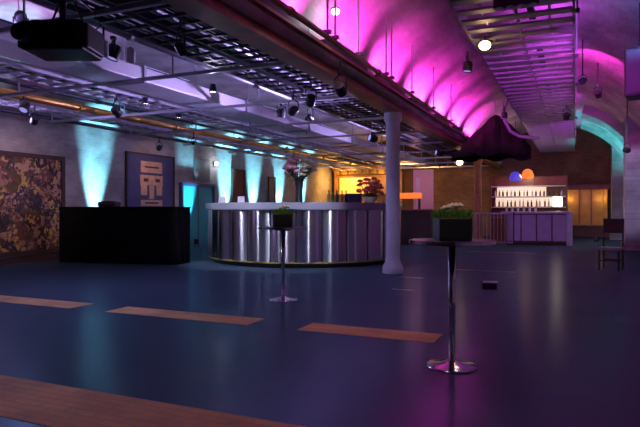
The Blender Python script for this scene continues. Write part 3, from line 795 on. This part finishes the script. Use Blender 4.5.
# reception desk with orange light
t = thing('reception_desk', (-5.3, 20.0, 0), 'dark desk with a glowing orange light strip on top', 'desk')
MB().box((0, 0, .6), (1.5, .6, 1.2), bev=.02).build('body', M['umber'], t); MB().box((0, 0, 1.22), (1.6, .7, .05), bev=.01).build('desk_top', M['wood'], t)
MB().box((-.12, -.1, 1.72), (1.0, .16, .2), bev=.02).build('light_strip', M['e_orange'], t)
for x in (-.55, .3): MB().box((x, -.1, 1.43), (.06, .1, .4)).build('bracket', M['dark'], t)
t = thing('pull_up_banner', (-5.1, 20.9, 0), 'pale pink upright banner behind the dark desk', 'banner')
MB().box((0, 0, 1.4), (.75, .02, 2.6)).build('banner_sheet', mat('pale_pink_sheet', (.75, .5, .5), .6), t); MB().box((0, 0, .05), (.85, .2, .1), bev=.02).build('base', M['steel'], t)
MB().box((-.2, -.012, 1.9), (.14, .006, 1.0)).build('white_stripe', M['white'], t)
point((-5.0, 19.4, 2.6), (1, .4, .5), 14, .1)

# ------------------------------------------------------------------ chair and loudspeaker by the pier
t = thing('side_chair', (.68, 13.2, 0), 'dark wooden chair with a pale seat near the brick pier', 'chair', rz=R(-15))
MB().box((0, 0, .44), (.42, .42, .05), bev=.015).build('seat', M['top'], t)
for x in (-.18, .18):
    MB().cyl((x, -.18, 0), (x, -.18, .42), .02).build('leg', M['umber'], t); MB().tube([(x, .2, 0), (x, .18, .44), (x, .24, 1.05)], .02).build('leg', M['umber'], t)
MB().box((0, .22, .9), (.38, .03, .3), rx=R(-6), bev=.01).build('backrest', M['umber'], t)
MB().box((0, -.18, .2), (.36, .02, .03)).box((0, .19, .2), (.36, .02, .03)).build('stretcher', M['umber'], t)
t = thing('loudspeaker', (.93, 10.2, 3.0), 'black loudspeaker hanging high beside the brick pier', 'loudspeaker', rz=R(-10))
MB().box((0, 0, .35), (.42, .42, .75), bev=.03).build('cabinet', M['black'], t); MB().box((0, -.215, .35), (.36, .015, .66), bev=.005).build('grille', M['black'], t)
MB().cyl((0, 0, .7), (0, 0, vz(.93)-3.0+.03), .03).box((0, 0, .74), (.2, .2, .03)).build('mounting_bracket', M['dark'], t)
# floor box
t = thing('floor_box', (-1.22, 9.3, 0), 'small dark floor socket box with a pale lid', 'floor box', rz=R(10))
MB().box((0, 0, .05), (.22, .2, .1), bev=.01).build('box', M['black'], t); MB().box((.02, 0, .106), (.22, .2, .012)).build('lid', M['top'], t)

# ------------------------------------------------------------------ stage lamps that light the hall, added fill lamps among them
W = M['e_lav']
VIO = (.5, .55, 1)
BLU = (.28, .5, 1)
for loc, tg, c, e, ang, sup, lb in [  # wide wash lamps added to brighten the floor evenly
    ((-1.62, 5.2, 3.5), (-1.9, 4.2, 0), VIO, 26, 130, 3.83, 'added violet wash lamp near the lamp bar on the ladder tray'),
    ((-1.62, 9.6, 3.5), (-1.9, 9.4, 0), VIO, 28, 125, 3.83, 'added violet wash lamp halfway along the ladder tray'),
    ((-4.8, 5.0, 2.95), (-5.4, 4.2, 0), BLU, 50, 130, 3.2, 'added blue wash lamp hung past the projector over the brick bands'),
    ((-8.7, 7.0, 2.95), (-8.0, 5.0, 0), BLU, 50, 130, 3.2, 'added blue wash lamp over the far ends of the brick bands'),
    ((-5.0, 9.5, 2.95), (-5.4, 9.8, 0), BLU, 44, 120, 3.2, 'added blue wash lamp in front of the round bar'),
    ((-1.62, 15.0, 3.5), (-1.7, 15, 0), VIO, 26, 125, 3.83, 'added violet wash lamp on the ladder tray before the black canopy'),
    ((-1.62, 1.5, 3.5), (-1.2, 2.2, 0), VIO, 24, 130, 3.83, 'added unseen violet wash lamp just above the viewer')]:
    par(loc, tg, c, e, lb, W, ang, blend=1, mount=.16, sup=sup, r=.08, L=.16)
par((-2.95, 7.4, 2.85), (-3.25, 10.8, .9), (.5, .45, 1), 60, 'violet par lamp under the beam aimed at the pale column', W, 26, mount=.2, sup=3.34)
par((-.2, 15.5, 3.5), (-.6, 21.1, .5), (.6, .4, 1), 170, 'violet par lamp aimed at the lilac bar front', W, 35, mount=.2, sup=3.82)
par((.5, 15.0, 3.9), (1.6, 19.7, 1.8), (.55, .52, 1), 480, 'violet par lamp aimed at the brick pier', W, 32, mount=.2, sup=vz(.5))
# lamps added so the mirrored panels of the round bar catch light
par((-3.8, 8.2, 2.9), (-5.6, 10.9, .7), (.75, .75, 1), 380, 'added white par lamp aimed at the mirrored panels from the dark tray', M['e_white'], 45, mount=.2, sup=3.24)
par((-7.3, 7.8, 2.9), (-7.0, 10.9, .7), (.75, .75, 1), 380, 'added white par lamp aimed at the mirrored panels from the grey tray', M['e_white'], 45, mount=.2, sup=3.25)
par((-4.42, 8.8, 2.9), (-6.6, 11.0, 2.2), (1, .85, .8), 330, 'added white par lamp aimed at the flower vase', M['e_white'], 20, mount=.2, sup=3.24)  # this and the pin lamps below are added to lift flowers and planters
par((-.1, 3.1, 3.5), (-.89, 4.59, 1.2), (1, .85, .6), 60, 'added warm pin lamp on the ladder tray aimed at the planter standing alone', M['e_warm'], 12, mount=.2, sup=3.816, r=.05, L=.12)
par((-3.8, 5.0, 2.9), (-3.66, 7.01, 1.2), (1, .85, .6), 50, 'added warm pin lamp under the dark tray aimed at the planter by the round bar', M['e_warm'], 12, mount=.2, sup=3.24, r=.05, L=.12)
par((-4.42, 9.6, 2.9), tuple(onbar(-20.2, BR-.2)[:2])+(1.7,), (1, .75, .6), 60, 'added warm pin lamp aimed at the dark red flowers', M['e_warm'], 18, mount=.2, sup=3.24, r=.05, L=.12)
# lamps added to throw side light along the undersides of the trays
par((-3.55, 10.3, 2.6), (-7.0, 6.5, 3.5), (.55, .4, 1), 900, 'added violet par lamp on the pale column grazing the aisle ceiling', W, 105, blend=1, mount=.1, wall=-3.25)
par((-11.3, 7.4, 2.9), (-6.0, 6.6, 3.6), (.5, .4, 1), 900, 'added violet par lamp high on the wall grazing the cable trays', W, 105, blend=1, mount=.1, wall=XL)
par((-3.6, 16.2, 2.85), (-7.0, 13.0, 3.5), (.55, .4, 1), 500, 'added violet par lamp beyond the round bar grazing the trays', W, 100, blend=1, mount=.2, sup=3.24)
# magenta on the other haunch, the ladder tray and the aisle vault; teal and blue
par((.15, 13.3, 3.95), (.5, 15.6, 4.7), PINK, 300, 'magenta par lamp beside the top of the ladder tray', M['e_pink'], 75, mount=.12, sup=vz(.15))
par((1.1, 7.5, 3.2), (-.7, 12.0, 3.8), (.7, .08, .95), 900, 'magenta par lamp aimed at the underside of the ladder tray', M['e_pink'], 50, blend=1, mount=.2, sup=vz(1.1))
par((1.2, 17.0, 2.8), (-.7, 20.5, 3.8), (.7, .08, .95), 420, 'magenta par lamp aimed at the far end of the ladder tray', M['e_pink'], 50, blend=1, mount=.2, sup=vz(1.2))
par((-6.5, 5.2, 3.72), (-8.0, 6.3, 4.7), PINK, 330, 'magenta par lamp above the aisle behind the projector', M['e_pink'], 60, mount=-.16, sup=3.435)
par((-6.5, 6.4, 3.72), (-9.5, 7.2, 4.35), (.4, .95, 1), 800, 'cyan par lamp above the aisle behind the projector', M['e_cyan'], 32, mount=-.16, sup=3.435)
par((.7, 21.6, .3), (1.9, 23.4, 3.4), (.05, .75, .8), 1800, 'teal floor lamp lighting the arch ribs behind the pier', M['e_cyan'], 70, mount=-.26)
par((.6, 8.0, 3.95), (.9, 10.8, 4.5), (.1, .3, 1), 330, 'blue par lamp aimed past the loudspeaker', M['e_lav'], 50, mount=.12, sup=vz(.6))
# small lamps added to make amber glints on the ochre pipe
for (y, lb) in ((11.9, 'added amber par lamp aimed at the near bend of the ochre pipe'), (17.5, 'added amber par lamp aimed at the far stretch of the ochre pipe')):
    par((-8.72, y, 2.92), (-9.0, y+.7, 3.26), (1, .45, .05), 9, lb, M['e_amber'], 60, r=.05, L=.1, mount=.12, sup=3.2)
par((-9.4, 7.8, 2.9), (-11.7, 9.2, 1.5), (1, .66, .48), 105, 'added warm par lamp aimed at the large collage picture', M['e_warm'], 80, r=.07, L=.15, blend=1, mount=.15, sup=3.2)  # warm lamps added to brighten the wall round the pictures
par((-10.4, 12.6, 2.9), (-11.7, 13.8, 2.4), (1, .55, .35), 40, 'added warm par lamp aimed at the navy panel', M['e_warm'], 75, r=.07, L=.15, blend=1, mount=.15, sup=3.2)

# ------------------------------------------------------------------ world and colour
w = bpy.data.worlds.new('world'); scene.world = w; w.use_nodes = True
w.node_tree.nodes['Background'].inputs['Color'].default_value = (.02, .02, .05, 1)
w.node_tree.nodes['Background'].inputs['Strength'].default_value = .3
vs = scene.view_settings
scene.display_settings.display_device = 'sRGB'
vs.view_transform = 'Standard'; vs.look = 'None'; vs.gamma = 1; vs.use_curve_mapping = False; vs.exposure = 0
scene.cycles.use_denoising = True
scene.cycles.sample_clamp_indirect = 4
